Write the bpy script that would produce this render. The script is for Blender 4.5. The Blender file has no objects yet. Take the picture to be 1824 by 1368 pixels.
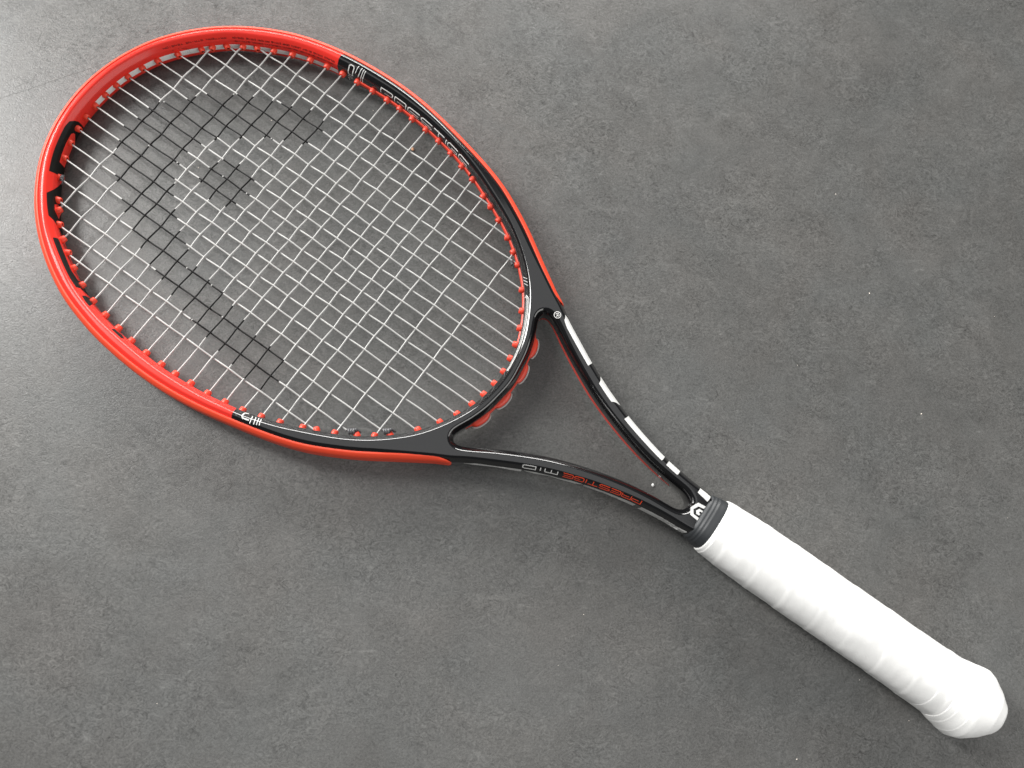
import bpy, bmesh, math, random
import numpy as np
from mathutils import Matrix, Vector, Euler
from mathutils.noise import noise
random.seed(7)
C = bpy.context.scene.collection
MM = 0.001

# ================= camera, light, exposure =================
# The racket's own frame: x along its axis, y across, z up from the string plane (mm).
# It lies on the floor on its tip and its butt, so its axis rises slightly towards the grip.
TILT = math.radians(-0.91)
PLACE = (Matrix.Rotation(math.radians(-35.0), 4, 'Z') @ Matrix.Rotation(TILT, 4, 'Y')
         @ Matrix.Translation((-0.37, 0.10, 0.0)))
PLACE = Matrix.Translation((0, 0, 0.0153)) @ PLACE
CAM_LOC = Vector((371.6 * MM, -113.2 * MM, 474.8 * MM))
CAM_ROT = Matrix(((0.81956201, 0.56697096, 0.08283743),
                  (-0.56942097, 0.78978821, 0.22802269),
                  (0.06385822, -0.23404811, 0.97012556)))      # rows: camera right, up, back in the racket's frame
cd = bpy.data.cameras.new('camera'); cam = bpy.data.objects.new('camera', cd); C.objects.link(cam)
cam.matrix_world = PLACE @ (Matrix.Translation(CAM_LOC) @ CAM_ROT.transposed().to_4x4())
cd.sensor_width = 36.0; cd.lens = 1420.0 / 1824.0 * 36.0
cd.clip_start = 0.02; cd.clip_end = 50.0
cd.dof.use_dof = True; cd.dof.focus_distance = 0.50; cd.dof.aperture_fstop = 6.0
sc = bpy.context.scene
sc.camera = cam
sc.view_settings.view_transform = 'Standard'; sc.view_settings.look = 'None'
sc.view_settings.exposure = 0.17; sc.view_settings.gamma = 1.0

w = bpy.data.worlds.new('World'); sc.world = w; w.use_nodes = True
bg = w.node_tree.nodes['Background']; bg.inputs[0].default_value = (0.92, 0.96, 1.0, 1); bg.inputs[1].default_value = 0.07

def area(name, loc, target, sx, sy, radiance, col=(1, 1, 1)):
    l = bpy.data.lights.new(name, 'AREA'); l.shape = 'RECTANGLE'; l.size = sx; l.size_y = sy
    l.energy = radiance * math.pi * sx * sy; l.color = col
    o = bpy.data.objects.new(name, l); C.objects.link(o); o.location = loc
    d = Vector(target) - Vector(loc); o.rotation_euler = d.to_track_quat('-Z', 'Y').to_euler()
    return o
# a tall window to the upper left, a lower wide one beyond the top edge, a pale ceiling, and a low opening past the butt end
area('window_light', (-1.36, 0.98, 1.03), (0, 0, 0), 0.36, 1.40, 30.0, (1.0, 0.985, 0.96))
area('far_window_light', (-0.10, 2.45, 0.92), (0, 0, 0), 2.2, 0.75, 16.5, (1.0, 0.985, 0.96))
area('ceiling_light', (-0.60, 0.0, 2.2), (-0.60, 0.0, 0), 2.8, 2.6, 0.66, (1.0, 1.0, 1.0))
area('low_opening_light', (1.95, -1.00, 0.80), (0, 0, 0), 2.8, 1.3, 2.3, (1.0, 0.98, 0.95))

# ================= materials =================
def new_mat(name):
    m = bpy.data.materials.new(name); m.use_nodes = True
    return m, m.node_tree.nodes, m.node_tree.links, m.node_tree.nodes['Principled BSDF']
def plain(name, col, rough, coat=0.0, spec=0.5, vary=0.0, bump=0.0, bscale=900.0, metal=0.0):
    m, n, l, p = new_mat(name)
    p.inputs['Base Color'].default_value = (*col, 1); p.inputs['Roughness'].default_value = rough
    p.inputs['Specular IOR Level'].default_value = spec; p.inputs['Metallic'].default_value = metal
    if coat: p.inputs['Coat Weight'].default_value = coat; p.inputs['Coat Roughness'].default_value = 0.06
    tc = n.new('ShaderNodeTexCoord')
    if vary or bump:
        nz = n.new('ShaderNodeTexNoise'); nz.inputs['Scale'].default_value = bscale; nz.inputs['Detail'].default_value = 5
        l.new(tc.outputs['Object'], nz.inputs['Vector'])
        if vary:
            mr = n.new('ShaderNodeMapRange'); mr.inputs['To Min'].default_value = max(rough - vary, 0.02); mr.inputs['To Max'].default_value = rough + vary
            l.new(nz.outputs['Fac'], mr.inputs['Value']); l.new(mr.outputs[0], p.inputs['Roughness'])
        if bump:
            b = n.new('ShaderNodeBump'); b.inputs['Strength'].default_value = bump; b.inputs['Distance'].default_value = 0.0002
            l.new(nz.outputs['Fac'], b.inputs['Height']); l.new(b.outputs[0], p.inputs['Normal'])
    return m
M_RED = plain('red_gloss_paint', (0.84, 0.041, 0.029), 0.25, spec=0.36, vary=0.05, bscale=60)
M_BLACK = plain('black_gloss_paint', (0.006, 0.006, 0.0065), 0.14, spec=0.55, coat=0.9, vary=0.04, bscale=45)
M_BUMPER = plain('orange_red_plastic', (0.80, 0.068, 0.026), 0.44, bump=0.12, bscale=1600)
M_GROMMET = plain('grommet_plastic', (0.80, 0.062, 0.030), 0.38)
M_WHITE = plain('white_print', (0.78, 0.78, 0.76), 0.25)
M_STRIPE = plain('pale_stripe_print', (0.90, 0.89, 0.87), 0.35)
M_GREYPRINT = plain('silver_print', (0.52, 0.53, 0.54), 0.30)
M_DARKPRINT = plain('grey_pinstripe_print', (0.10, 0.10, 0.105), 0.25)
M_BLACKPRINT = plain('black_matt_print', (0.008, 0.008, 0.007), 0.50, spec=0.25)
M_REDPRINT = plain('red_print', (0.86, 0.048, 0.032), 0.34)
M_ORANGEPRINT = plain('orange_print', (0.82, 0.075, 0.025), 0.30)
M_DULLRED = plain('dull_red_print', (0.75, 0.07, 0.05), 0.35)
M_STRING = plain('natural_string', (0.46, 0.457, 0.446), 0.28)
M_INK = plain('stencil_ink', (0.004, 0.004, 0.004), 0.5, spec=0.2)
M_KNOT = plain('silver_knot', (0.10, 0.10, 0.105), 0.18)
M_RUBBER = plain('black_rubber', (0.030, 0.033, 0.036), 0.48, bump=0.10, bscale=1200)
M_GRIP = plain('white_overgrip', (0.86, 0.86, 0.845), 0.62, spec=0.3, bump=0.25, bscale=1500)
M_CRUMB = plain('crumb', (0.75, 0.68, 0.60), 0.5)

def floor_material():
    m, n, l, p = new_mat('stone_look_floor')
    tc = n.new('ShaderNodeTexCoord')
    def nz(scale, det, rough, dist=0.0, off=(0, 0, 0), sc3=(1, 1, 1)):
        mp = n.new('ShaderNodeMapping'); mp.inputs['Location'].default_value = off; mp.inputs['Scale'].default_value = sc3
        l.new(tc.outputs['Object'], mp.inputs['Vector'])
        t = n.new('ShaderNodeTexNoise'); t.inputs['Scale'].default_value = scale; t.inputs['Detail'].default_value = det
        t.inputs['Roughness'].default_value = rough; t.inputs['Distortion'].default_value = dist
        l.new(mp.outputs[0], t.inputs['Vector']); return t.outputs['Fac']
    def rng(x, a, b, lo, hi, clamp=True):
        r = n.new('ShaderNodeMapRange'); r.clamp = clamp
        for k, v in zip(('From Min', 'From Max', 'To Min', 'To Max'), (a, b, lo, hi)): r.inputs[k].default_value = v
        l.new(x, r.inputs['Value']); return r.outputs[0]
    def op(o, x, y):
        q = n.new('ShaderNodeMath'); q.operation = o
        for i, v in enumerate((x, y)):
            if isinstance(v, (int, float)): q.inputs[i].default_value = v
            else: l.new(v, q.inputs[i])
        return q.outputs[0]
    cloud = nz(7.5, 6, 0.62, 0.6)                                    # broad blotches
    mid = nz(34, 8, 0.68, 1.2, (3.1, 1.7, 0))                        # hand-size mottling
    fine = nz(170, 6, 0.70, 3.0, (7, 2, 0), (1, 1.25, 1))            # flecks
    grain = nz(900, 3, 0.6, 0.0, (1, 9, 0))
    streak = nz(70, 4, 0.6, 2.6, (5, 5, 0), (0.55, 1.6, 1))          # short pale drags
    v = op('ADD', rng(cloud, 0.3, 0.7, -0.010, 0.010), rng(mid, 0.3, 0.7, -0.011, 0.011))
    patch = nz(23, 5, 0.6, 1.0, (4.4, 8.1, 0))
    v = op('ADD', v, op('MULTIPLY', rng(fine, 0.3, 0.7, -0.038, 0.038), rng(patch, 0.36, 0.64, 0.45, 1.5)))
    curl = nz(260, 4, 0.6, 4.5, (2, 6, 0))                           # little curled drag marks, lighter, in clusters
    v = op('ADD', v, op('MULTIPLY', rng(curl, 0.60, 0.70, 0, 0.045), rng(patch, 0.44, 0.62, 0.0, 1.0)))
    v = op('ADD', v, rng(grain, 0.3, 0.7, -0.020, 0.020))
    v = op('ADD', v, op('MULTIPLY', rng(streak, 0.60, 0.72, 0, 0.040), rng(mid, 0.42, 0.6, 0.1, 1.0)))
    v = op('SUBTRACT', v, op('MULTIPLY', rng(fine, 0.33, 0.24, 0, 0.05), rng(cloud, 0.35, 0.6, 1.0, 0.2)))
    v = op('ADD', v, 0.107)
    # fine scratches and hairline cracks
    def crack(scale, off, ang, width, amt, gate_scale):
        mp = n.new('ShaderNodeMapping'); mp.inputs['Location'].default_value = off; mp.inputs['Rotation'].default_value = (0, 0, ang); mp.inputs['Scale'].default_value = (1, 0.35, 1)
        l.new(tc.outputs['Object'], mp.inputs['Vector'])
        t = n.new('ShaderNodeTexVoronoi'); t.feature = 'DISTANCE_TO_EDGE'; t.inputs['Scale'].default_value = scale
        l.new(mp.outputs[0], t.inputs['Vector'])
        return op('MULTIPLY', rng(t.outputs['Distance'], 0.0, width, amt, 0.0), rng(nz(gate_scale, 2, 0.5, 0, off), 0.55, 0.66, 0, 1))
    v = op('SUBTRACT', v, crack(9, (0.3, 0.9, 0), 0.9, 0.006, 0.020, 9))
    v = op('ADD', v, crack(30, (2.3, 0.1, 0), -0.6, 0.02, 0.016, 26))
    v = op('MAXIMUM', v, 0.03)
    hue = nz(16, 3, 0.55, 0.3, (11, 4, 0))
    cr = n.new('ShaderNodeValToRGB'); e = cr.color_ramp.elements
    e[0].position = 0.33; e[0].color = (0.985, 1.0, 0.975, 1); e[1].position = 0.67; e[1].color = (1.02, 0.998, 0.955, 1)
    l.new(hue, cr.inputs[0])
    mx = n.new('ShaderNodeVectorMath'); mx.operation = 'SCALE'
    l.new(cr.outputs[0], mx.inputs[0]); l.new(v, mx.inputs['Scale'])
    l.new(mx.outputs[0], p.inputs['Base Color'])
    l.new(op('ADD', rng(mid, 0.3, 0.7, 0.30, 0.40), rng(fine, 0.3, 0.7, -0.05, 0.05)), p.inputs['Roughness'])
    p.inputs['Specular IOR Level'].default_value = 0.45
    b = n.new('ShaderNodeBump'); b.inputs['Strength'].default_value = 0.35; b.inputs['Distance'].default_value = 0.0006
    l.new(op('ADD', op('MULTIPLY', fine, 0.7), op('MULTIPLY', grain, 0.45)), b.inputs['Height']); l.new(b.outputs[0], p.inputs['Normal'])
    return m

# ================= helpers =================
def mesh_obj(name, verts, faces, mats, parent=None, smooth=True, fm=None):
    me = bpy.data.meshes.new(name); me.from_pydata([tuple(v) for v in verts], [], faces)
    for m in (mats if isinstance(mats, (list, tuple)) else [mats]): me.materials.append(m)
    if fm is not None: me.polygons.foreach_set('material_index', np.asarray(fm, dtype=np.int32))
    me.polygons.foreach_set('use_smooth', [smooth] * len(me.polygons))
    me.update()
    return link(name, me, parent)
def link(name, me, parent=None):
    o = bpy.data.objects.new(name, me); C.objects.link(o)
    if parent: o.parent = parent
    return o
def grid_faces(nu, nv, closed_u=True, base=0):
    f = []
    for i in range(nu if closed_u else nu - 1):
        j = (i + 1) % nu
        for k in range(nv - 1):
            f.append((base + i * nv + k, base + j * nv + k, base + j * nv + k + 1, base + i * nv + k + 1))
    return f

# ================= the floor =================
fl = mesh_obj('floor', [(-3, -3, 0), (3, -3, 0), (3, 3, 0), (-3, 3, 0)], [(0, 1, 2, 3)], floor_material(), smooth=False)
fl['kind'] = 'structure'

# ================= geometry core of the racket =================
import numpy as np
# ---- outlines of the racket, measured in millimetres: x runs along the axis from tip to butt, y across, z up from the string plane ----
OUT = [(8.6,0),(9.0,10),(10.0,17),(12.0,27.5),(16.3,41),(22,53.5),(29,64.5),(39,77),(50.4,88),(63,97.5),(78,106.3),(93,113),(106,117),(122,120.6),
       (137,122.6),(154,123.8),(165,124),(178,123.5),(190,122.3),(205,119.9),(222,116.3),(239,112.3),(252,108.6),(266,103.5),(279,97),(292,89.9),
       (311.5,77.3),(324,69.3),(337.5,60.6),(346,55),(357,49),(367,43.6),(375,39.4),(391,32.2),(402,28.2),(411,25),(424,21.4),(440,17.6),(453,15.6),(465,14.4),(477,13.9),(486,11.8),(491.6,7),(493.5,0)]
HOLE = [(19.3,0),(20.1,14.5),(21.8,24.2),(25.2,35),(29.2,45),(37.0,57.2),(47.3,70.0),(57.8,80.6),(63.5,85.0),(81.6,95.3),(93,101.1),(105,105.2),(117,108.1),(128.8,109.9),(140.3,111.1),
        (152.2,111.9),(163.8,112.4),(174,112.2),(185.3,111.4),(197.3,110.3),(209,108.2),(220.6,106.1),(232.1,102.8),(243.3,99),(256.1,93.5),(273.7,85.4),(282,80.8),(294.1,72.4),(309.5,58.2),
        (318.3,46.2),(324.4,35),(329.0,24.4),(331.2,15),(332.8,4.5),(332.9,0)]
THROAT = [(342.0,0),(340.9,11),(338.6,23.5),(335,34),(332,40.5),(330.4,45),(331.4,48.6),(335,49.6),(340.5,47.2),(354,39.1),(370,30.5),(385,23.4),(403,16.8),(418,12.4),(433,9),(448,6.8),(458,6.0),(464,5.2),(467.6,3.2),(469,0)]
PROF = [(0,0),(0,4.9),(0.12,5.5),(0.42,6.1),(2.05,8.4),(2.45,8.9),(2.9,9.32),(3.4,9.6),(3.8,9.7)]
TOPZ = 9.7
def close_half(h, dents=None):
    h=[(x,y) for x,y in h]
    up=h; lo=[(x,-y) for x,y in h[1:-1]][::-1]
    return np.array(up+lo,float)
def resample(P,step,sig):
    # periodic chord-length cubic via Catmull-Rom, then even spacing and a light smoothing
    n=len(P); out=[]
    for i in range(n):
        p0,p1,p2,p3=P[i-1],P[i],P[(i+1)%n],P[(i+2)%n]
        t1=np.linalg.norm(p1-p0)**.5; t2=t1+np.linalg.norm(p2-p1)**.5; t3=t2+np.linalg.norm(p3-p2)**.5
        for t in np.linspace(t1,t2,24,endpoint=False):
            a1=(t1-t)/t1*p0+t/t1*p1; a2=(t2-t)/(t2-t1)*p1+(t-t1)/(t2-t1)*p2; a3=(t3-t)/(t3-t2)*p2+(t-t2)/(t3-t2)*p3
            b1=(t2-t)/t2*a1+t/t2*a2; b2=(t3-t)/(t3-t1)*a2+(t-t1)/(t3-t1)*a3
            out.append((t2-t)/(t2-t1)*b1+(t-t1)/(t2-t1)*b2)
    Q=np.array(out)
    for k in range(2):
        D=np.r_[0,np.cumsum(np.linalg.norm(np.roll(Q,-1,0)-Q,axis=1))]
        m=int(round(D[-1]/step)); s=np.linspace(0,D[-1],m,endpoint=False)
        Qc=np.r_[Q,Q[:1]]
        Q=np.c_[np.interp(s,D,Qc[:,0]),np.interp(s,D,Qc[:,1])]
        if k==0 and sig>0:
            w=int(sig*3/step)+1; g=np.exp(-.5*(np.arange(-w,w+1)*step/sig)**2); g/=g.sum()
            Q=sum(g[j+w]*np.roll(Q,-j,0) for j in range(-w,w+1))
    return Q
class Loop:
    """A closed outline with the frame's edge profile along it. u is millimetres along the outline, v millimetres up the profile from the string plane; d is depth into the material."""
    def __init__(s,half,step,sig,material_left):
        s.P=resample(close_half(half),step,sig); s.n=len(s.P)
        e=np.linalg.norm(np.roll(s.P,-1,0)-s.P,axis=1); s.len=e.sum(); s.du=s.len/s.n
        T=np.roll(s.P,-1,0)-np.roll(s.P,1,0); T/=np.linalg.norm(T,axis=1)[:,None]
        area=.5*np.sum(s.P[:,0]*np.roll(s.P[:,1],-1)-s.P[:,1]*np.roll(s.P[:,0],-1))
        left=np.c_[-T[:,1],T[:,0]]                     # left of travel is inside for a counter-clockwise loop
        inside=left if area>0 else -left
        s.N=inside if material_left else -inside       # N points into the material
        s.shift=np.zeros(s.n)
    def at(s,u):
        f=(np.asarray(u,float)/s.du)%s.n; i=np.floor(f).astype(int)%s.n; j=(i+1)%s.n; t=(f-np.floor(f))[...,None]
        P=s.P[i]*(1-t)+s.P[j]*t; N=s.N[i]*(1-t)+s.N[j]*t; N=N/np.linalg.norm(N,axis=-1,keepdims=True)
        return P,N
    def recess(s,u):
        f=(np.asarray(u,float)/s.du)%s.n; i=np.floor(f).astype(int)%s.n; t=f-np.floor(f)
        return s.shift[i]*(1-t)+s.shift[(i+1)%s.n]*t
    def surf(s,u,v,off=0.):
        P,N=s.at(u); d,z=prof(v); h=.05; d2,z2=prof(np.asarray(v)+h); d1,z1=prof(np.asarray(v)-h)
        td,tz=d2-d1,z2-z1; l=np.hypot(td,tz); nd,nz=-tz/l,td/l
        dd=d+off*nd+s.recess(u)
        return np.concatenate([P+N*dd[...,None],(z+off*nz)[...,None]],-1)
_pv=np.r_[0,np.cumsum([np.hypot(b[0]-a[0],b[1]-a[1]) for a,b in zip(PROF,PROF[1:])])]
_pd=np.array([p[0] for p in PROF]); _pz=np.array([p[1] for p in PROF]); VTOP=_pv[-1]
def prof(v):
    v=np.asarray(v,float); a=np.abs(v); ex=np.maximum(a-VTOP,0)
    return np.interp(a,_pv,_pd)+ex, np.where(v<0,-1,1)*np.interp(a,_pv,_pz)
O=Loop(OUT,1.5,5.0,True); H=Loop(HOLE,1.5,5.0,False); TH=Loop(THROAT,1.0,1.6,False)
O.shift=.9*np.clip((338.5-O.P[:,0])/9,0,1)
# a wider, flatter outer shoulder round the head, where the bumper guard sits
_ph = [(0,0),(0,4.9),(0.15,5.6),(0.5,6.3),(2.6,8.0),(3.5,8.7),(4.3,9.3),(4.8,9.6),(5.2,9.7)]

racket = bpy.data.objects.new('tennis_racket', None); C.objects.link(racket)
racket.empty_display_size = 0.05
racket['label'] = 'tennis racket with red and black frame and white grip lying on the grey floor'
racket['category'] = 'tennis racket'
racket.matrix_world = PLACE

def head_mix(u):
    P, _ = O.at(u); return np.clip((330.0 - P[..., 0]) / 30.0, 0, 1)
_phd = np.array([p[0] for p in _ph]); _phz = np.array([p[1] for p in _ph])
def outer_surf(u, v, off=0.0):
    u = np.asarray(u, float); v = np.asarray(v, float); a = np.abs(v); k = head_mix(u)
    def pr(a):
        ex = np.maximum(a - VTOP, 0)
        d = np.interp(a, _pv, _pd) * (1 - k) + np.interp(a, _pv, _phd) * k + ex
        z = np.interp(a, _pv, _pz) * (1 - k) + np.interp(a, _pv, _phz) * k
        return d, z
    d, z = pr(a); d2, z2 = pr(a + .05); d1, z1 = pr(np.maximum(a - .05, 0)); td, tz = d2 - d1, z2 - z1; L = np.hypot(td, tz)
    nd, nz = -tz / L, td / L; sg = np.where(v < 0, -1, 1)
    P, N = O.at(u); dd = d + off * nd + O.recess(u)
    return np.concatenate([P + N * dd[..., None], (sg * (z + off * nz))[..., None]], -1)
SURF = {'O': outer_surf, 'H': H.surf, 'T': TH.surf}
LOOP = {'O': O, 'H': H, 'T': TH}

# ---------------- frame: one shell, red round the tip, black below ----------------
def build_frame():
    bm = bmesh.new()
    vs = np.r_[-_pv[:0:-1], _pv]
    vs = np.r_[-(VTOP + .25), vs, VTOP + .25]
    rings_top, rings_bot = [], []
    for key in 'OHT':
        lp = LOOP[key]; u = np.arange(lp.n) * lp.du
        U, V = np.meshgrid(u, vs, indexing='ij')
        X = SURF[key](U.ravel(), V.ravel()).reshape(lp.n, len(vs), 3) * MM
        bv = [[bm.verts.new(X[i, k]) for k in range(len(vs))] for i in range(lp.n)]
        for i in range(lp.n):
            j = (i + 1) % lp.n
            for k in range(len(vs) - 1):
                bm.faces.new((bv[i][k], bv[j][k], bv[j][k + 1], bv[i][k + 1]))
        rings_top.append([b[-1] for b in bv]); rings_bot.append([b[0] for b in bv])
    for rings in (rings_top, rings_bot):
        ed = []
        for r in rings:
            for a, b in zip(r, r[1:] + r[:1]):
                e = bm.edges.get((a, b)); ed.append(e)
        bmesh.ops.triangle_fill(bm, use_beauty=True, use_dissolve=False, edges=ed)
    def cut(uh, uo):
        a = H.at(uh)[0]; b = O.at(uo)[0]; d = b - a; nrm = Vector((-d[1], d[0], 0)).normalized()
        if nrm.x < 0: nrm = -nrm
        side = 1 if a[1] > 0 else -1
        gm = [f for f in bm.faces if f.calc_center_median().y * side > 0.08 and f.calc_center_median().x < 0.26]
        es = {e for f in gm for e in f.edges}; vv = {v for f in gm for v in f.verts}
        bmesh.ops.bisect_plane(bm, geom=list(gm) + list(es) + list(vv), plane_co=Vector((a[0], a[1], 0)) * MM, plane_no=nrm, dist=1e-6)
        return Vector((a[0], a[1], 0)) * MM, nrm
    pu = cut(166.3, 182.3); pl = cut(597.5, 884.3)
    bmesh.ops.recalc_face_normals(bm, faces=bm.faces[:])
    for f in bm.faces:
        c = f.calc_center_median(); p, nn = pu if c.y > 0 else pl
        f.material_index = 0 if ((Vector((c.x, c.y, 0)) - p).dot(nn) < 0) else 1
        f.smooth = True
    me = bpy.data.meshes.new('frame'); bm.to_mesh(me); bm.free()
    me.materials.append(M_RED); me.materials.append(M_BLACK)
    return link('frame', me, racket)
frame = build_frame()

# ---------------- flat print laid on the frame's surface ----------------
def lay(name, key, polys, mat, off=0.05, parent=None):
    """polys: outlines in (u, v); cut along the frame's own facets and laid just proud of its surface."""
    bm = bmesh.new(); lp = LOOP[key]
    for P in polys:
        vv = [bm.verts.new((x, y, 0)) for x, y in P]
        try: bm.faces.new(vv)
        except ValueError: pass
    bmesh.ops.triangulate(bm, faces=bm.faces[:])
    xs = [v.co.x for v in bm.verts]; ys = [v.co.y for v in bm.verts]
    def bis(co, no): bmesh.ops.bisect_plane(bm, geom=bm.verts[:] + bm.edges[:] + bm.faces[:], plane_co=co, plane_no=no, dist=1e-5)
    k = math.ceil(min(xs) / lp.du)
    while k * lp.du < max(xs): bis((k * lp.du, 0, 0), (1, 0, 0)); k += 1
    for b in list(_pv[1:]) + list(-_pv[1:]):
        if min(ys) < b < max(ys): bis((0, b, 0), (0, 1, 0))
    bm.verts.ensure_lookup_table()
    uv = np.array([(v.co.x, v.co.y) for v in bm.verts])
    X = SURF[key](uv[:, 0] % lp.len, uv[:, 1], off) * MM
    for v, x in zip(bm.verts, X): v.co = x
    for f in bm.faces: f.smooth = True
    bmesh.ops.recalc_face_normals(bm, faces=bm.faces[:])
    me = bpy.data.meshes.new(name); bm.to_mesh(me); bm.free(); me.materials.append(mat)
    return link(name, me, parent or frame)
def stroke(pts, wd, closed=False):
    """outline of a mitred line through pts; a closed line is returned as quads"""
    P = [np.array(p, float) for p in pts]; n = len(P); Lf, Rt = [], []
    for i in range(n):
        a = P[i - 1] if (i > 0 or closed) else None; b = P[(i + 1) % n] if (i < n - 1 or closed) else None
        t = []
        if a is not None: t.append((P[i] - a) / np.linalg.norm(P[i] - a))
        if b is not None: t.append((b - P[i]) / np.linalg.norm(b - P[i]))
        m = sum(t); m /= np.linalg.norm(m); nn = np.array([-m[1], m[0]]); c = max(abs(np.dot(nn, [-t[0][1], t[0][0]])), .45)
        Lf.append(P[i] + nn * wd / 2 / c); Rt.append(P[i] - nn * wd / 2 / c)
    m = n if closed else n - 1
    return [[tuple(Lf[i]), tuple(Lf[(i + 1) % n]), tuple(Rt[(i + 1) % n]), tuple(Rt[i])] for i in range(m)]
GLYPH = {
 'P': [[(0,0),(0,1),(.9,1),(1,.88),(1,.5),(.9,.38),(.3,.38)]],
 'R': [[(0,0),(0,1),(.9,1),(1,.88),(1,0)],[(.22,.42),(.9,.42)]],
 'E': [[(1,1),(.12,1),(0,.85),(0,.15),(.12,0),(1,0)],[(.16,.5),(.95,.5)]],
 'S': [[(1,1),(.12,1),(0,.88),(0,.62),(.12,.5),(.88,.5),(1,.38),(1,.12),(.88,0),(0,0)]],
 'T': [[(0,1),(1,1)],[(.5,.93),(.5,0)]],
 'I': [[(0.5,0),(0.5,1)]],
 'G': [[(1,1),(.12,1),(0,.85),(0,.15),(.12,0),(.88,0),(1,.15),(1,.5),(.4,.5)]],
 'M': [[(0,0),(0,1),(.9,1),(1,.88),(1,0)],[(.5,.93),(.5,0)]],
 'D': [[(0,0),(0,1),(.88,1),(1,.85),(1,.15),(.88,0)]],
 'L': [[(0,1),(0,0),(1,0)]],'N': [[(0,0),(0,1),(1,0),(1,1)]],'A': [[(0,0),(0,.8),(.3,1),(.7,1),(1,.8),(1,0)],[(.12,.45),(.88,.45)]],
 'H': [[(0,0),(0,1)],[(1,0),(1,1)],[(.1,.5),(.9,.5)]],'W': [[(0,1),(.25,0),(.5,.8),(.75,0),(1,1)]],'X': [[(0,0),(1,1)]],'C': [[(1,1),(.12,1),(0,.85),(0,.15),(.12,0),(1,0)]],
 'O': [[(0,0),(0,1),(1,1),(1,0)]],'B': [[(0,0),(0,1),(1,.9),(1,.1),(0.15,0)]],'-': [[(.2,.5),(.8,.5)]],
}
def word(text, u0, u1, v0, v1, wd, widths=None, gap=.18):
    """letters set from u0 to u1 with feet at v0 and heads at v1 (each end may run either way)"""
    widths = widths or {}
    ws = [widths.get(c, 1.0) for c in text]; tot = sum(ws) + gap * (len(text) - 1); x = 0; out = []
    k = (u1 - u0) / tot
    for c, wc in zip(text, ws):
        for line in GLYPH.get(c, []):
            pts = [(u0 + k * (x + a * wc), v0 + (v1 - v0) * b) for a, b in line]
            if c == 'D' or c == 'O': out += stroke(pts, wd, True)
            else: out += stroke(pts, wd)
        x += wc + gap
    return out
HL = H.len
# the big word along the inner shoulder of the black part, letter by letter
LET = [('P',199.5,208.7),('R',210.6,219.8),('E',221.7,231.2),('S',233.0,242.2),('T',244.0,253.4),('I',254.2,256.8),('G',257.4,266.2),('E',268.2,277.6)]
for ch, a, b in LET:
    lay('letter', 'H', sum([stroke([(a + (b - a) * x, 2.9 + 4.3 * y) for x, y in ln], .56) for ln in GLYPH[ch]], []), M_WHITE)
# the words on the outer shoulder of the lower arm, read from the other side
for ch, a, b in [('P',638.0,643.6),('R',644.4,650.0),('E',651.0,657.2),('S',658.0,664.2),('T',665.2,671.2),('I',671.6,673.4),('G',674.0,679.6),('E',680.6,686.6)]:
    lay('letter', 'O', sum([stroke([(a + (b - a) * x, 10.1 - 3.0 * y) for x, y in ln], .46) for ln in GLYPH[ch]], []), M_ORANGEPRINT)
for ch, a, b in [('M',690.0,697.6),('I',698.6,702.0),('D',703.2,710.8)]:
    lay('letter', 'O', sum([stroke([(a + (b - a) * x, 9.9 - 2.6 * y) for x, y in ln], .52, ch == 'D') for ln in GLYPH[ch]], []), M_WHITE)
# across the frame at the top of the black part: the small word and its bars
lay('letter', 'H', stroke([(174.4,2.6),(174.5,9.4),(175.4,10.3),(177.5,10.2),(178.0,9.2),(177.5,2.6)], .62, True), M_WHITE)
lay('letter', 'H', stroke([(173.7,0.6),(177.2,0.7)], .5), M_WHITE)
lay('letter', 'H', stroke([(177.2,-1.0),(174.2,-1.2),(173.9,-1.8),(174.6,-4.2)], .4), M_WHITE)
lay('bar_print', 'H', sum([stroke(p, .42) for p in ([(180.4,12.0),(179.6,6.4)],[(183.0,11.9),(181.9,4.8)],[(184.6,11.7),(183.5,1.2)],[(186.0,11.5),(185.0,1.2)])], []), M_WHITE)
lay('pinstripe_print', 'H', sum([stroke(p, .22) for p in ([(186.6,2.6),(191.0,3.0),(192.4,5.0)],[(187,1.8),(193.0,2.2),(194.6,5.0)],[(188,1.0),(194.8,1.5),(196.6,4.8)],[(190,.2),(196.4,.9),(198.0,3.8)])], []), M_DARKPRINT)
lay('pinstripe_print', 'H', sum([stroke([(279.0 + 1.6 * k, 6.6 - .6 * k), (281.6 + 1.6 * k, 4.0 - .6 * k), (330 + 5 * k, 4.6 - .7 * k), (357 + 2.4 * k, 5.6 - .5 * k), (361.5 + 1.6 * k, 8.8 - .3 * k)], .2) for k in range(4)], []), M_DARKPRINT)
lay('pinstripe_print', 'H', sum([stroke(p, .30) for p in ([(361.0,5.4),(363.6,9.2)],[(363.2,5.6),(365.8,9.2)],[(365.4,5.8),(368.0,9.2)])], []), M_WHITE)
lay('pinstripe_print', 'H', sum([stroke([(373.5 + .4 * k, 7.0 - .8 * k), (375.5, 9.0 - .8 * k), (384, 9.2 - .8 * k), (400, 8.8 - .8 * k), (424, 8.2 - .7 * k)], .28 if k else .5) for k in range(3)], []), M_WHITE)
# the matching bars on the other side
lay('letter', 'H', stroke([(589.4,6.2),(591.4,7.0),(591.6,10.4),(590.6,11.7),(586.9,11.7)], .75), M_WHITE)
lay('bar_print', 'H', sum([stroke(p, .45) for p in ([(586.5,7.4),(586.0,9.5),(585.8,13.4)],[(584.5,7.2),(583.9,9.5),(583.5,13.2)],[(582.7,7.2),(582.2,9.5),(581.9,12.9)],[(581.2,7.3),(580.8,9.5),(580.4,12.7)])], []), M_WHITE)
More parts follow.
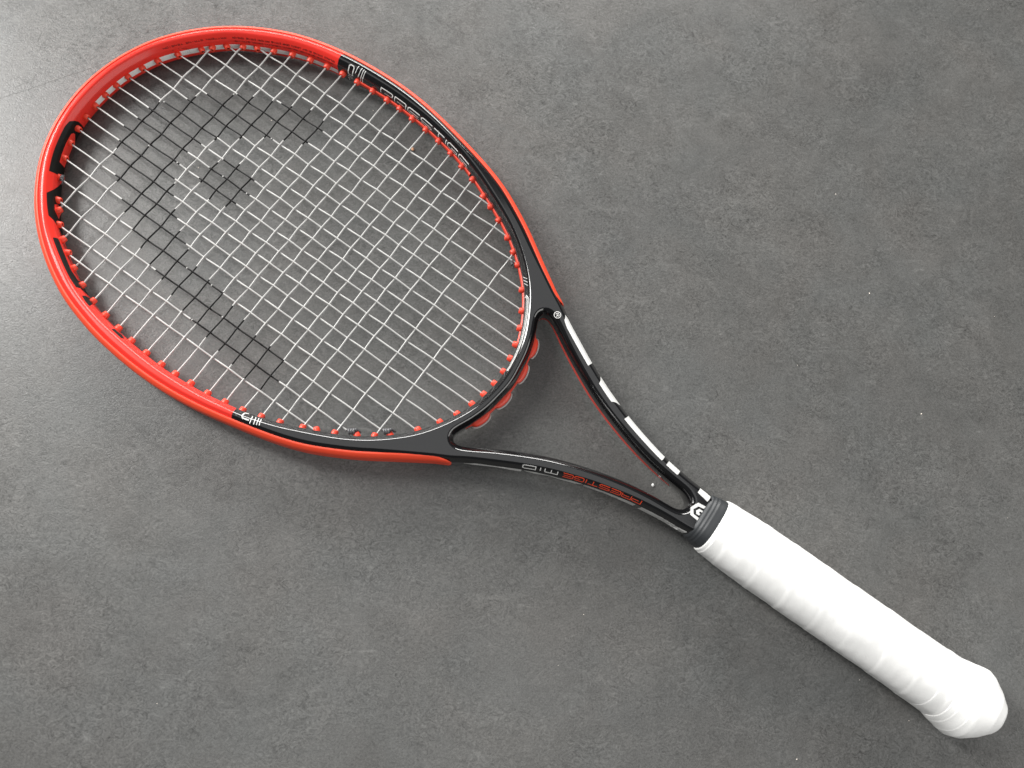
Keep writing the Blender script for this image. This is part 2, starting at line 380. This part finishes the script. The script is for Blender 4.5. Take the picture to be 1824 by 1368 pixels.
# white band along the inside of the red part
lay('white_stripe', 'H', [[(853.6 - HL, -3.2), (0, -3.1), (60, -3.0), (120, -3.2), (165.9, -3.6), (166.0, .2), (120, 1.0), (60, 1.5), (0, 1.5), (853.4 - HL, 1.5)]], M_STRIPE)
# the maker's big black letters that wrap the inside of the tip
for P in (
 [(836.8,-8.5),(837.4,-2.6),(837.0,1.8),(835.4,5.2),(833.0,7.7),(828.5,8.5),(818.5,8.5),(811.5,8.6),(804,8.7),(798.0,8.9),(798.0,5.8),(799.5,-.8),(799.0,-8.5)],
 [(795.6,-8.5),(796,-3.9),(792,-.4),(783.5,9.2),(775.5,8.9),(769,8.4),(767,6),(765.5,3.4),(763.5,-1),(759,-3.2),(757,-8.5)],
 [(754.4,8.6),(754.5,6.8),(754.2,4.6),(744,4.2),(732.5,4.4),(727,0.4),(727,-8.5),(716,-8.5),(717.5,1),(719.5,7.8),(726.5,8.4),(736.5,8.7),(746,8.7)],
 [(713.2,7.8),(713.0,4.8),(714.5,-3.1),(711,-4.5),(707.2,3.6),(705.5,6.4),(705.0,8.2),(709,8.3)],
 [(685.6,8.1),(685.0,5.9),(679.5,5.4),(676.2,6.7),(677.3,8.3)]):
    lay('black_letter_print', 'H', [P], M_BLACKPRINT)
for P in (
 [(827.6,2.0),(829.3,0.2),(829.5,-1.6),(826,-4.9),(816,-5.4),(807.0,-4.4),(807.3,2.3),(820.5,2.6)],
 [(778.2,3.2),(780.5,-1.5),(776.5,-5.5),(770.6,-1.7),(774.6,3.3)]):
    lay('red_letter_print', 'H', [P], M_REDPRINT, off=.09)
# tiny specification lines over the white band (too small to read in the photograph)
S1 = ['BALANCE','STRING','WEIGHT','LENGTH','BEAM','STRING','PATTERN','STRING','TENSION']
def tiny(words, ua, ub, va, vb, hgt):
    out = []; total = sum(len(x) for x in words) + 1.2 * (len(words) - 1); x = 0
    for wd in words:
        a = ua + (ub - ua) * x / total; b = ua + (ub - ua) * (x + len(wd)) / total
        fa = (a - ua) / (ub - ua); v = va + (vb - va) * fa
        out += word(wd, a, b, v, v - hgt, .22, gap=.35); x += len(wd) + 1.2
    return out
lay('small_print', 'H', tiny(S1, 164.0, 96.0, 7.3, 7.4, .95), M_BLACKPRINT)
lay('small_print', 'H', tiny(S1[6:] , 92.0, 52.0, 7.4, 7.4, .85), M_BLACKPRINT)
lay('small_print', 'H', tiny(S1[:6], 163.0, 97.0, 5.0, 5.0, .9), M_BLACKPRINT)
# small target mark round the first tip grommet
lay('small_print', 'H', sum([stroke(p, .22) for p in ([(55.2,-2.4),(55.0,1.0),(56.2,2.6)],[(56.6,-1.6),(56.4,.8)],[(53.6,-2),(53.8,.4)],[(66.4,-2.4),(66.8,1.0),(65.0,3.2),(62.5,3.9)],[(65.2,-2.0),(65.2,.4)],[(64.0,-1.6),(64.2,0)],[(61,3.4),(61,4.6)],[(57.6,3.2),(56.8,4.4)])], []), M_BLACKPRINT)
# white blocks along the outer shoulder of the upper arm
for P in ([(417.6,8.8),(420.5,7.2),(451.9,6.6),(452.5,12.0),(426,12.4),(421,11.7)],[(461.6,6.4),(464,6.0),(483.0,6.6),(478.0,12.2),(465.2,12.0)],[(491,6.4),(523.5,6.7),(523.5,12.0),(491,12.2)],[(527,6.8),(536,6.8),(535.6,12.0),(527,12.0)],[(551.2,7.6),(559.2,7.8),(559.2,13.2),(551.0,12.4)]):
    lay('white_block', 'O', [P], M_WHITE)
# silver flashes low on the outer wall of the lower arm
for P in ([(746.0,3.6),(739,5.6),(721,5.3),(711,5.2),(711,-2.6),(718.5,-2.2),(719.5,2.0),(728,2.2),(739,1.0)],[(710,4.2),(702.5,5.1),(693.6,3.6),(688,3.2),(681,5.4),(673.5,5.1),(677.5,-1.0),(686,-1.2),(694,1.8),(703,-1.6)],
          [(672.6,5.0),(640,5.3),(640,-2.6),(650,-2.6),(651,1.9),(672.8,2.2)],[(672.4,.9),(652,.8),(652,-1.0),(672.2,-.9)],[(636.6,-3.6),(636,5.4),(627.8,5.6),(627.6,1.6),(612.4,2.2),(611.6,5.8),(606,6.4),(606.4,-1.0),(628.0,-.2),(629,-3.6)]):
    lay('silver_flash', 'O', [P], M_WHITE, off=.08)
# dull red line along the inside of the throat
lay('red_stripe', 'T', [[(47.0,-3.0),(50,-2.0),(54.5,-2.6),(60,-1.6),(75,-.5),(120,-.8),(165,-1.2),(181.5,-2.8),(183.0,-5.2),(165,-5.2),(120,-5.2),(75,-5.2),(55,-5.3),(49,-4.2)]], M_DULLRED)

# flat marks on the top face
def flat_mark(name, polys, mat, z=TOPZ + .05):
    vs, fs = [], []
    for P in polys:
        b = len(vs); vs += [(x * MM, y * MM, z * MM) for x, y in P]; fs.append(tuple(range(b, b + len(P))))
    return mesh_obj(name, vs, fs, mat, frame, smooth=False)
def ring_poly(cx, cy, r, wd, n=28):
    q = [(cx + r * math.cos(2 * math.pi * i / n), cy + r * math.sin(2 * math.pi * i / n)) for i in range(n)]
    return stroke(q, wd, True)
def glyph_at(line, cx, cy, ax, ay, s):
    ux, uy = ax; vx, vy = ay
    return [(cx + (a - .5) * ux * s + (b - .5) * vx * s, cy + (a - .5) * uy * s + (b - .5) * vy * s) for a, b in line]
rx, ry = (0.83, -0.56), (0.56, 0.83)
flat_mark('registered_mark', ring_poly(338.9, 51.5, 2.1, .36) + stroke(glyph_at([(0,0),(0,1),(.85,1),(1,.85),(1,.6),(.85,.45),(.1,.45)], 338.9, 51.5, rx, ry, 1.9), .30)
          + stroke(glyph_at([(.5,.36),(1,-.05)], 338.9, 51.5, rx, ry, 1.9), .30), M_WHITE)
flat_mark('emblem', [
    [(476.9,5.0),(471.9,4.4),(469.5,-.5),(471.5,-.5),(473.2,2.6),(476.5,3.2)], [(469.5,-.52),(471.6,-4.4),(476.9,-4.8),(477.2,-3.1),(473.1,-2.9),(471.5,-.52)],
    [(474.3,1.7),(473.2,-.3),(474.2,-1.8),(476.2,-1.9),(476.4,-.7),(475.2,-.3),(475.5,.6),(477.0,.7),(476.7,1.8)]], M_WHITE)

# ---------------- bumper guard ----------------
def build_bumper():
    prof = [(3.1,7.8),(2.98,8.42),(2.7,8.58),(1.5,8.1),(0.3,7.2),(-.45,6.2),(-.8,4.9),(-.9,3.5),(-.9,1.6),(-.75,1.3),(-.75,-1.3),(-.9,-1.6),(-.9,-3.5),(-.8,-4.9),(-.45,-6.2),(.3,-7.35),(1.5,-8.3),(2.6,-8.6),(2.95,-8.35),(3.05,-7.9)]
    d = np.array([p[0] for p in prof]); z = np.array([p[1] for p in prof])
    uend = 411.5; n = int(2 * uend / 1.5); us = np.linspace(-uend, uend, n); V = []
    for u in us:
        P, N = O.at(u % O.len); t = uend - abs(u)
        k = min(1.0, math.sqrt(max(t, 0.02) / 13.0)) if t < 13 else 1.0
        s = O.recess(u % O.len); dmax = -.9 + 3.6 * k             # towards each end the upper edge draws out to the rim
        zp = lambda q: np.interp(q, [-.9, -.8, -.45, .3, 1.5, 2.7], [3.2, 4.9, 6.2, 7.2, 8.1, 8.58])
        dd, zz = d.copy(), z.copy()
        for m_ in range(len(prof)):
            if z[m_] > 4 and d[m_] > dmax: dd[m_] = dmax + (.12 if m_ == 0 else 0); zz[m_] = zp(dmax) - (.7 if m_ == 0 else .02 * (8 - m_))
            if z[m_] < -4 and d[m_] > dmax: dd[m_] = dmax; zz[m_] = -zp(dmax)
        if t < 1.2: dd = np.where(dd < .1, dd * (.2 + .8 * t / 1.2), dd)
        Q = P + N * (dd + s)[:, None]
        V += [(a * MM, b * MM, c * MM) for (a, b), c in zip(Q, zz)]
    m = len(prof); F = grid_faces(n, m, False)
    F.append(tuple(range(m))); F.append(tuple(range((n - 1) * m, n * m))[::-1])
    return mesh_obj('bumper_guard', V, F, M_BUMPER, racket)
bumper = build_bumper()

# ---------------- inner grommet strips on the black part ----------------
def strip(name, lp, us, pd, mat, parent=None):
    """pd(u) gives the (d, z) outline of a thin raised strip on an inner wall"""
    V = []; m = None
    for u in us:
        P, N = lp.at(u % lp.len); pr = pd(u); m = len(pr)
        for d, z in pr:
            q = P + N * d; V.append((q[0] * MM, q[1] * MM, z * MM))
    F = grid_faces(len(us), m, False); F.append(tuple(range(m))[::-1]); F.append(tuple(range((len(us) - 1) * m, len(us) * m)))
    return mesh_obj(name, V, F, mat, parent or racket)
sp = lambda u: [(.1,1.0),(-.65,.85),(-.85,.3),(-.85,-2.2),(-.65,-2.7),(.1,-2.9)]
for a, b in ((180.5, 281.0), (284.5, 404.0)):
    strip('grommet_strip', H, np.linspace(a, b, int((b - a) / 1.5)), sp, M_GROMMET)

# ---------------- strings ----------------
MAINS = [90.5, 79.4, 67.6, 55.5, 43.9, 33.8, 23.5, 14.2, 4.8]; MAINS = MAINS + [-y for y in MAINS[::-1]]
CROSS = [50.2, 65.2, 82.8, 94.0, 105.9, 117.5, 129.0, 140.3, 152.2, 163.8, 174.1, 185.1, 196.8, 208.3, 219.7, 231.0, 242.0, 254.6, 272.0, 292.2]
def hits(axis, c):
    P = H.P; r = []
    for i in range(H.n):
        a, b = P[i], P[(i + 1) % H.n]
        if (a[axis] - c) * (b[axis] - c) < 0:
            t = (c - a[axis]) / (b[axis] - a[axis]); r.append((a + t * (b - a))[1 - axis])
    return min(r), max(r)
ARC = [(68.6,43.4),(84.2,54.9),(94.6,60.7),(105.5,65.8),(129.2,74.5),(140,74.8),(146.7,64.9),(141.8,53.4),(116.9,41),(105.9,32.5),(94.5,22.2),(89.7,13.6),(86.4,4.5),(88,-5),(92,-13.8),(94.1,-17.5),(105.5,-29.9),(116.3,-38.2),(128.1,-45.4),(140.1,-50.6),(151.6,-53.1),(163.1,-55),(173.9,-58.4),(185.5,-61.6),(197.5,-64.9),(208.6,-65.4),(220.4,-67.4),(225.4,-77.8),(229.4,-90.3),(220.6,-89.7),(208.5,-90.1),(197.1,-88),(185.1,-85.8),(174.2,-83.3),(163.3,-79.7),(151.4,-77.8),(139.9,-73.6),(128.7,-70),(116.5,-66.2),(105.8,-61.5),(91.2,-54),(81.5,-49.5),(74.3,-42.9),(60.4,-33.5),(50.9,-22.6),(47.9,-14.1),(44.1,-5),(46.1,5.3),(47.8,14.4),(51.3,22.7),(64.1,36)]
DOT = [(106,11.8),(110.3,17.3),(116.4,17.7),(132.2,14),(136.2,5.3),(134.1,-4.7),(127.7,-11.1),(117,-12.8),(104.2,-5),(103.9,4.9)]
def inside(p, poly):
    r = False
    for (x1, y1), (x2, y2) in zip(poly, poly[1:] + poly[:1]):
        if (y1 > p[1]) != (y2 > p[1]) and p[0] < (x2 - x1) * (p[1] - y1) / (y2 - y1) + x1: r = not r
    return r
RS = 0.52; NS = 8
def string(name, axis, c, idx, crossing, par):
    """axis 1: a main at y = c running along x; axis 0: a cross at x = c running along y"""
    lo, hi = hits(axis, c); pts = np.arange(lo - 1.0, hi + 1.0, .75)
    kn = sorted([(q, (.52 if (idx + j) % 2 == par else -.52)) for j, q in enumerate(crossing) if lo + 2 < q < hi - 2])
    if not kn: kn = [((lo + hi) / 2, 0)]
    kx = [lo - 1] + [k[0] for k in kn] + [hi + 1]; kz = [0] + [k[1] for k in kn] + [0]
    V, F, FM = [], [], []
    rnd = random.Random(idx * 7 + axis)
    for i, t in enumerate(pts):
        k = min(max(int(np.searchsorted(kx, t)) - 1, 0), len(kx) - 2); f = (t - kx[k]) / (kx[k + 1] - kx[k]); f = min(max(f, 0), 1); f = f * f * (3 - 2 * f)
        z = kz[k] + (kz[k + 1] - kz[k]) * f
        wob = .10 * math.sin(t * .21 + idx)
        for a in range(NS):
            th = 2 * math.pi * a / NS; s1, s2 = RS * math.cos(th), RS * math.sin(th)
            V.append(((t if axis else c + s1 + wob) * MM, (c + s1 + wob if axis else t) * MM, (z + s2) * MM))
        if i:
            q = (t - .4, c) if axis else (c, t - .4); q = (q[0] + rnd.uniform(-.5, .5), q[1] + rnd.uniform(-.5, .5))
            ink = inside(q, ARC) or inside(q, DOT)
            edge = ink and (rnd.random() < .004)
            for a in range(NS):
                F.append(((i - 1) * NS + a, (i - 1) * NS + (a + 1) % NS, i * NS + (a + 1) % NS, i * NS + a))
                side = math.sin(2 * math.pi * (a + .5) / NS)
                FM.append(1 if ink and not edge and side > -.8 else 0)
    return mesh_obj(name, V, F, [M_STRING, M_INK], racket, fm=FM), (lo, hi)
ends = []
for i, y in enumerate(MAINS):
    _, (lo, hi) = string('main_string', 1, y, i, CROSS, 1); ends += [((lo, y), (1, 0)), ((hi, y), (-1, 0))]
for j, x in enumerate(CROSS):
    _, (lo, hi) = string('cross_string', 0, x, j, MAINS, 0); ends += [((x, lo), (0, 1)), ((x, hi), (0, -1))]

# ---------------- grommets: a soft barrel round every string end ----------------
def grommet_mesh():
    pr = [(0.0,-1.0),(2.15,-1.0),(2.12,.6),(2.0,1.5),(1.86,2.3),(1.62,2.75),(1.25,2.9),(.95,2.75),(.8,2.3)]
    n = 14; V, F = [], []
    for i in range(n):
        a = 2 * math.pi * i / n
        for r, h in pr: V.append((h * MM, r * math.cos(a) * MM, r * math.sin(a) * MM))
    F = [tuple(q[::-1]) for q in grid_faces(n, len(pr), True)]
    me = bpy.data.meshes.new('grommet'); me.from_pydata(V, [], F); me.materials.append(M_GROMMET)
    me.polygons.foreach_set('use_smooth', [True] * len(me.polygons)); me.update(); return me
gm = grommet_mesh()
for (x, y), (dx, dy) in ends:
    o = link('grommet', gm, racket); o.location = (x * MM, y * MM, 0)
    i = int(np.argmin(np.hypot(H.P[:, 0] - x, H.P[:, 1] - y))); nx, ny = -H.N[i]
    k = .62                                                          # barrels lean between the wall's normal and the string
    vx, vy = nx * k + dx * (1 - k), ny * k + dy * (1 - k)
    o.rotation_euler = (0, 0, math.atan2(vy, vx)); s = random.uniform(.98, 1.08); o.scale = (random.uniform(.92, 1.12), s, s)

# ---------------- tied-off string knots ----------------
def tube(pts, r, n=8):
    P = [np.array(p, float) for p in pts]; V = []
    for i, p in enumerate(P):
        t = P[min(i + 1, len(P) - 1)] - P[max(i - 1, 0)]; t /= np.linalg.norm(t)
        a = np.cross(t, [0, 0, 1.0]); a = a / np.linalg.norm(a) if np.linalg.norm(a) > 1e-3 else np.array([1.0, 0, 0]); b = np.cross(t, a)
        rr = r * (1 if 0 < i < len(P) - 1 else .6)
        V += [tuple((p + rr * (math.cos(2 * math.pi * k / n) * a + math.sin(2 * math.pi * k / n) * b)) * MM) for k in range(n)]
    F = [(i * n + k, i * n + (k + 1) % n, (i + 1) * n + (k + 1) % n, (i + 1) * n + k) for i in range(len(P) - 1) for k in range(n)]
    F += [tuple(range(n))[::-1], tuple(range((len(P) - 1) * n, len(P) * n))]
    return V, F
def knot(x, y, ang, size=1.0):
    pts = []
    for i in range(64):
        t = i / 63; a = t * 2 * math.pi * 3.2
        pts.append((-1.9 + 3.8 * t, 1.05 * math.cos(a), 1.05 * math.sin(a) + .9))
    pts = [(-3.0, .3, .2), (-2.4, .9, .5)] + pts + [(2.4, .9, .5), (3.4, .3, -.2), (4.2, -.5, -.3)]
    V, F = tube([(p[0] * size, p[1] * size, p[2] * size) for p in pts], (.74 if size > 1 else .62) * size)
    o = mesh_obj('string_knot', V, F, M_KNOT, racket); o.location = (x * MM, y * MM, 0); o.rotation_euler = (0, 0, ang); return o
knot(279.6, -78.4, math.radians(36), 1.15); knot(296.4, -66.4, math.radians(38), 1.15); knot(38.4, -55.0, math.radians(-58), .85); knot(295.6, 66.0, math.radians(-42), .8)

# ---------------- the strip across the throat: pads and the string loops over them ----------------
PADS = [28.0, 10.2, -10.2, -28.5]
def padh(u):
    h = 0.0
    for c in PADS:
        t = (u - c) / 6.3
        if abs(t) < 1: h = max(h, 2.3 * math.sqrt(1 - t * t))
    return h
def tstrip(u):
    h = .9 + padh(u); e = min(1.0, (39 - abs(u)) / 6) if abs(u) < 39 else 0
    h *= max(e, .05); k = 1.9 if padh(u) > .1 else 2.6
    return [(.1, 2.8 * max(e, .3)), (-.7 * max(e, .2), 2.6 * max(e, .3)), (-h, k * max(e, .3)), (-h, -k * max(e, .3)), (-.7 * max(e, .2), -2.6 * max(e, .3)), (.1, -2.8 * max(e, .3))]
th = strip('throat_grommet_strip', TH, np.linspace(-39, 39, 150), tstrip, M_GROMMET)
for c in PADS:
    pts = []
    for t in np.linspace(-1.0, 1.0, 26):
        u = c + 6.5 * t; P, N = TH.at(u % TH.len); h = 1.0 + 2.45 * math.sqrt(max(1 - t * t, 0)) + .25
        q = P - N * h; pts.append((q[0], q[1], -.3))
    V, F = tube(pts, .66); mesh_obj('string_loop', V, F, M_STRING, racket)

# ---------------- collar and grip ----------------
def superell(a, b, n, th):
    c, s = math.cos(th), math.sin(th); r = (abs(c) ** n + abs(s) ** n) ** (-1 / n)
    return a * r * c, b * r * s
def build_collar():
    st = [(476.8,12.8,9.6),(477.0,14.2,10.5),(477.6,14.7,11.0),(478.4,15.05,11.5),(478.9,15.15,11.7),(479.3,15.08,11.7),(480.0,15.25,12.0),(480.5,15.5,12.5),(481.0,15.58,12.7),(481.4,15.5,12.7),(482.1,15.65,13.0),(482.6,15.88,13.4),(483.1,15.95,13.55),(483.6,15.92,13.6),(485.0,16.2,14.0),(487.0,16.4,14.4),(489.0,16.5,14.5),(489.6,16.0,14.0)]
    n = 72; V = []
    for x, a, b in st:
        for k in range(n):
            y, z = superell(a, b, 2.7, 2 * math.pi * k / n); V.append((x * MM, y * MM, z * MM))
    F = [(i * n + k, i * n + (k + 1) % n, (i + 1) * n + (k + 1) % n, (i + 1) * n + k) for i in range(len(st) - 1) for k in range(n)]
    F += [tuple(range(n))[::-1], tuple(range((len(st) - 1) * n, len(st) * n))]
    return mesh_obj('rubber_collar', V, F, M_RUBBER, racket)
build_collar()
def build_grip():
    gx = [487.6,487.7,490,496,508,520,560,600,640,650,654,660.5,665.5,668.5,674.3,680.4,681.2]
    ga = [16.0,17.2,17.8,18.2,19.1,19.3,19.3,19.2,19.3,19.7,20.6,21.9,22.6,21.6,17.0,10.4,8.6]
    xs = np.unique(np.r_[np.linspace(487.6, 681.2, 330), gx]); n = 120; V = []
    A = np.interp(xs, gx, ga); w = np.ones(5) / 5; As = np.convolve(np.pad(A, 2, 'edge'), w, 'valid'); A = np.where((xs > 489) & (xs < 664), As, A)
    pitch = 21.5
    for x, a in zip(xs, A):
        b = a * .885 if x < 664 else float(np.interp(x, [664, 674, 679, 680.8, 681.2], [19.9, 19.4, 18.0, 15.6, 13.5]))
        fade = min(1, max(0, (x - 489) / 8)) * min(1, max(0, (668 - x) / 10))
        for k in range(n):
            t = 2 * math.pi * k / n
            y, z = superell(a, b, 2.6, t)
            ph = (x - 489) / pitch - t / (2 * math.pi) + .16 * noise(Vector((x * .045, 3.3, 0)))              # the wrap climbs round the handle
            f = ph - math.floor(ph)
            lip = (.36 + .34 * noise(Vector((x * .03, 9.1, math.cos(t))))) * math.exp(-f * 2.0) * (1 - math.exp(-((f) * 11)))  # thick at the overlap, thinning across the turn
            lip += .10 * math.exp(-((f - .12) / .08) ** 2)
            wr = .27 * noise(Vector((x * .05, math.cos(t) * 1.3, math.sin(t) * 1.3))) + .10 * noise(Vector((x * .22 - t * .7, math.cos(t) * 3, math.sin(t) * 3)))
            e = 1 + (lip - .28 + wr * 1.6) * fade / math.hypot(y, z)
            V.append((x * MM, y * e * MM, z * e * MM))
    m = len(xs)
    F = [(i * n + k, i * n + (k + 1) % n, (i + 1) * n + (k + 1) % n, (i + 1) * n + k) for i in range(m - 1) for k in range(n)]
    F += [tuple(range(n))[::-1], tuple(range((m - 1) * n, m * n))]
    return mesh_obj('overgrip', V, F, M_GRIP, racket)
build_grip()

# ---------------- a few pale specks of dust and one crumb on the floor ----------------
V, F = [], []
rd = random.Random(3)
R3 = PLACE.to_3x3()
def speck(x, y, r):
    b = len(V); k = 6
    for i in range(k):
        a = 2 * math.pi * i / k; q = r * rd.uniform(.6, 1.2); V.append((x + q * math.cos(a), y + q * math.sin(a), .00003))
    V.append((x + r * .2, y, r * .8))
    for i in range(k): F.append((b + i, b + (i + 1) % k, b + k))
for _ in range(40): speck(rd.uniform(-.42, .42), rd.uniform(-.30, .52), rd.choice([.00022, .0003, .0003, .0005]))
sp_o = mesh_obj('dust_specks', V, F, M_CRUMB, smooth=False); sp_o['kind'] = 'stuff'

# two crumbs
def crumb(x, y, r, label, col):
    c = PLACE @ Vector((x * MM, y * MM, -.012)); bm = bmesh.new()
    bmesh.ops.create_icosphere(bm, subdivisions=2, radius=r)
    for v in bm.verts: v.co *= 1 + .35 * noise(v.co * 900 + Vector((x, y, 0))); v.co.z *= .7
    me = bpy.data.meshes.new('crumb'); bm.to_mesh(me); bm.free(); me.materials.append(plain('crumb_crust', col, .55))
    o = link('crumb', me); o.location = (c.x, c.y, r * .55); o['label'] = label; o['category'] = 'crumb'
crumb(193.8, 97.8, .0011, 'tiny orange brown crumb on the floor seen through the strings near the black rim', (.75, .42, .25))
crumb(448.0, 3.5, .0010, 'tiny white crumb on the floor between the two throat arms near the grip', (.8, .8, .78))

# hairline scratches and a dark nick on the floor, upper left
M_SCRATCH = plain('scratch', (0.070, 0.068, 0.064), 0.6)
def scratch(pts, wd):
    Q = [PLACE @ Vector((x * MM, y * MM, -.010)) for x, y in pts]
    V, F = [], []
    for q in stroke([(v.x, v.y) for v in Q], wd):
        k = len(V); V.extend((x, y, .00004) for x, y in q); F.append((k, k + 1, k + 2, k + 3))
    mesh_obj('scratch', V, F, M_SCRATCH, fl, smooth=False)
scratch([(-45, -49), (-36.6, -35.3), (-25.7, -16.6), (-15.0, 2.8), (-6.6, 17.2), (0.7, 30.4)], .00028)
scratch([(-39.0, -16.4), (-33, -15.9), (-27.1, -15.0)], .00022)
scratch([(-34.5, -23.4), (-32.1, -17.3), (-28.5, -12.5)], .00022)
scratch([(-46.3, 11.2), (-47.4, 13.2)], .0011); scratch([(-47.4, 13.2), (-48.6, 17.2)], .0005)
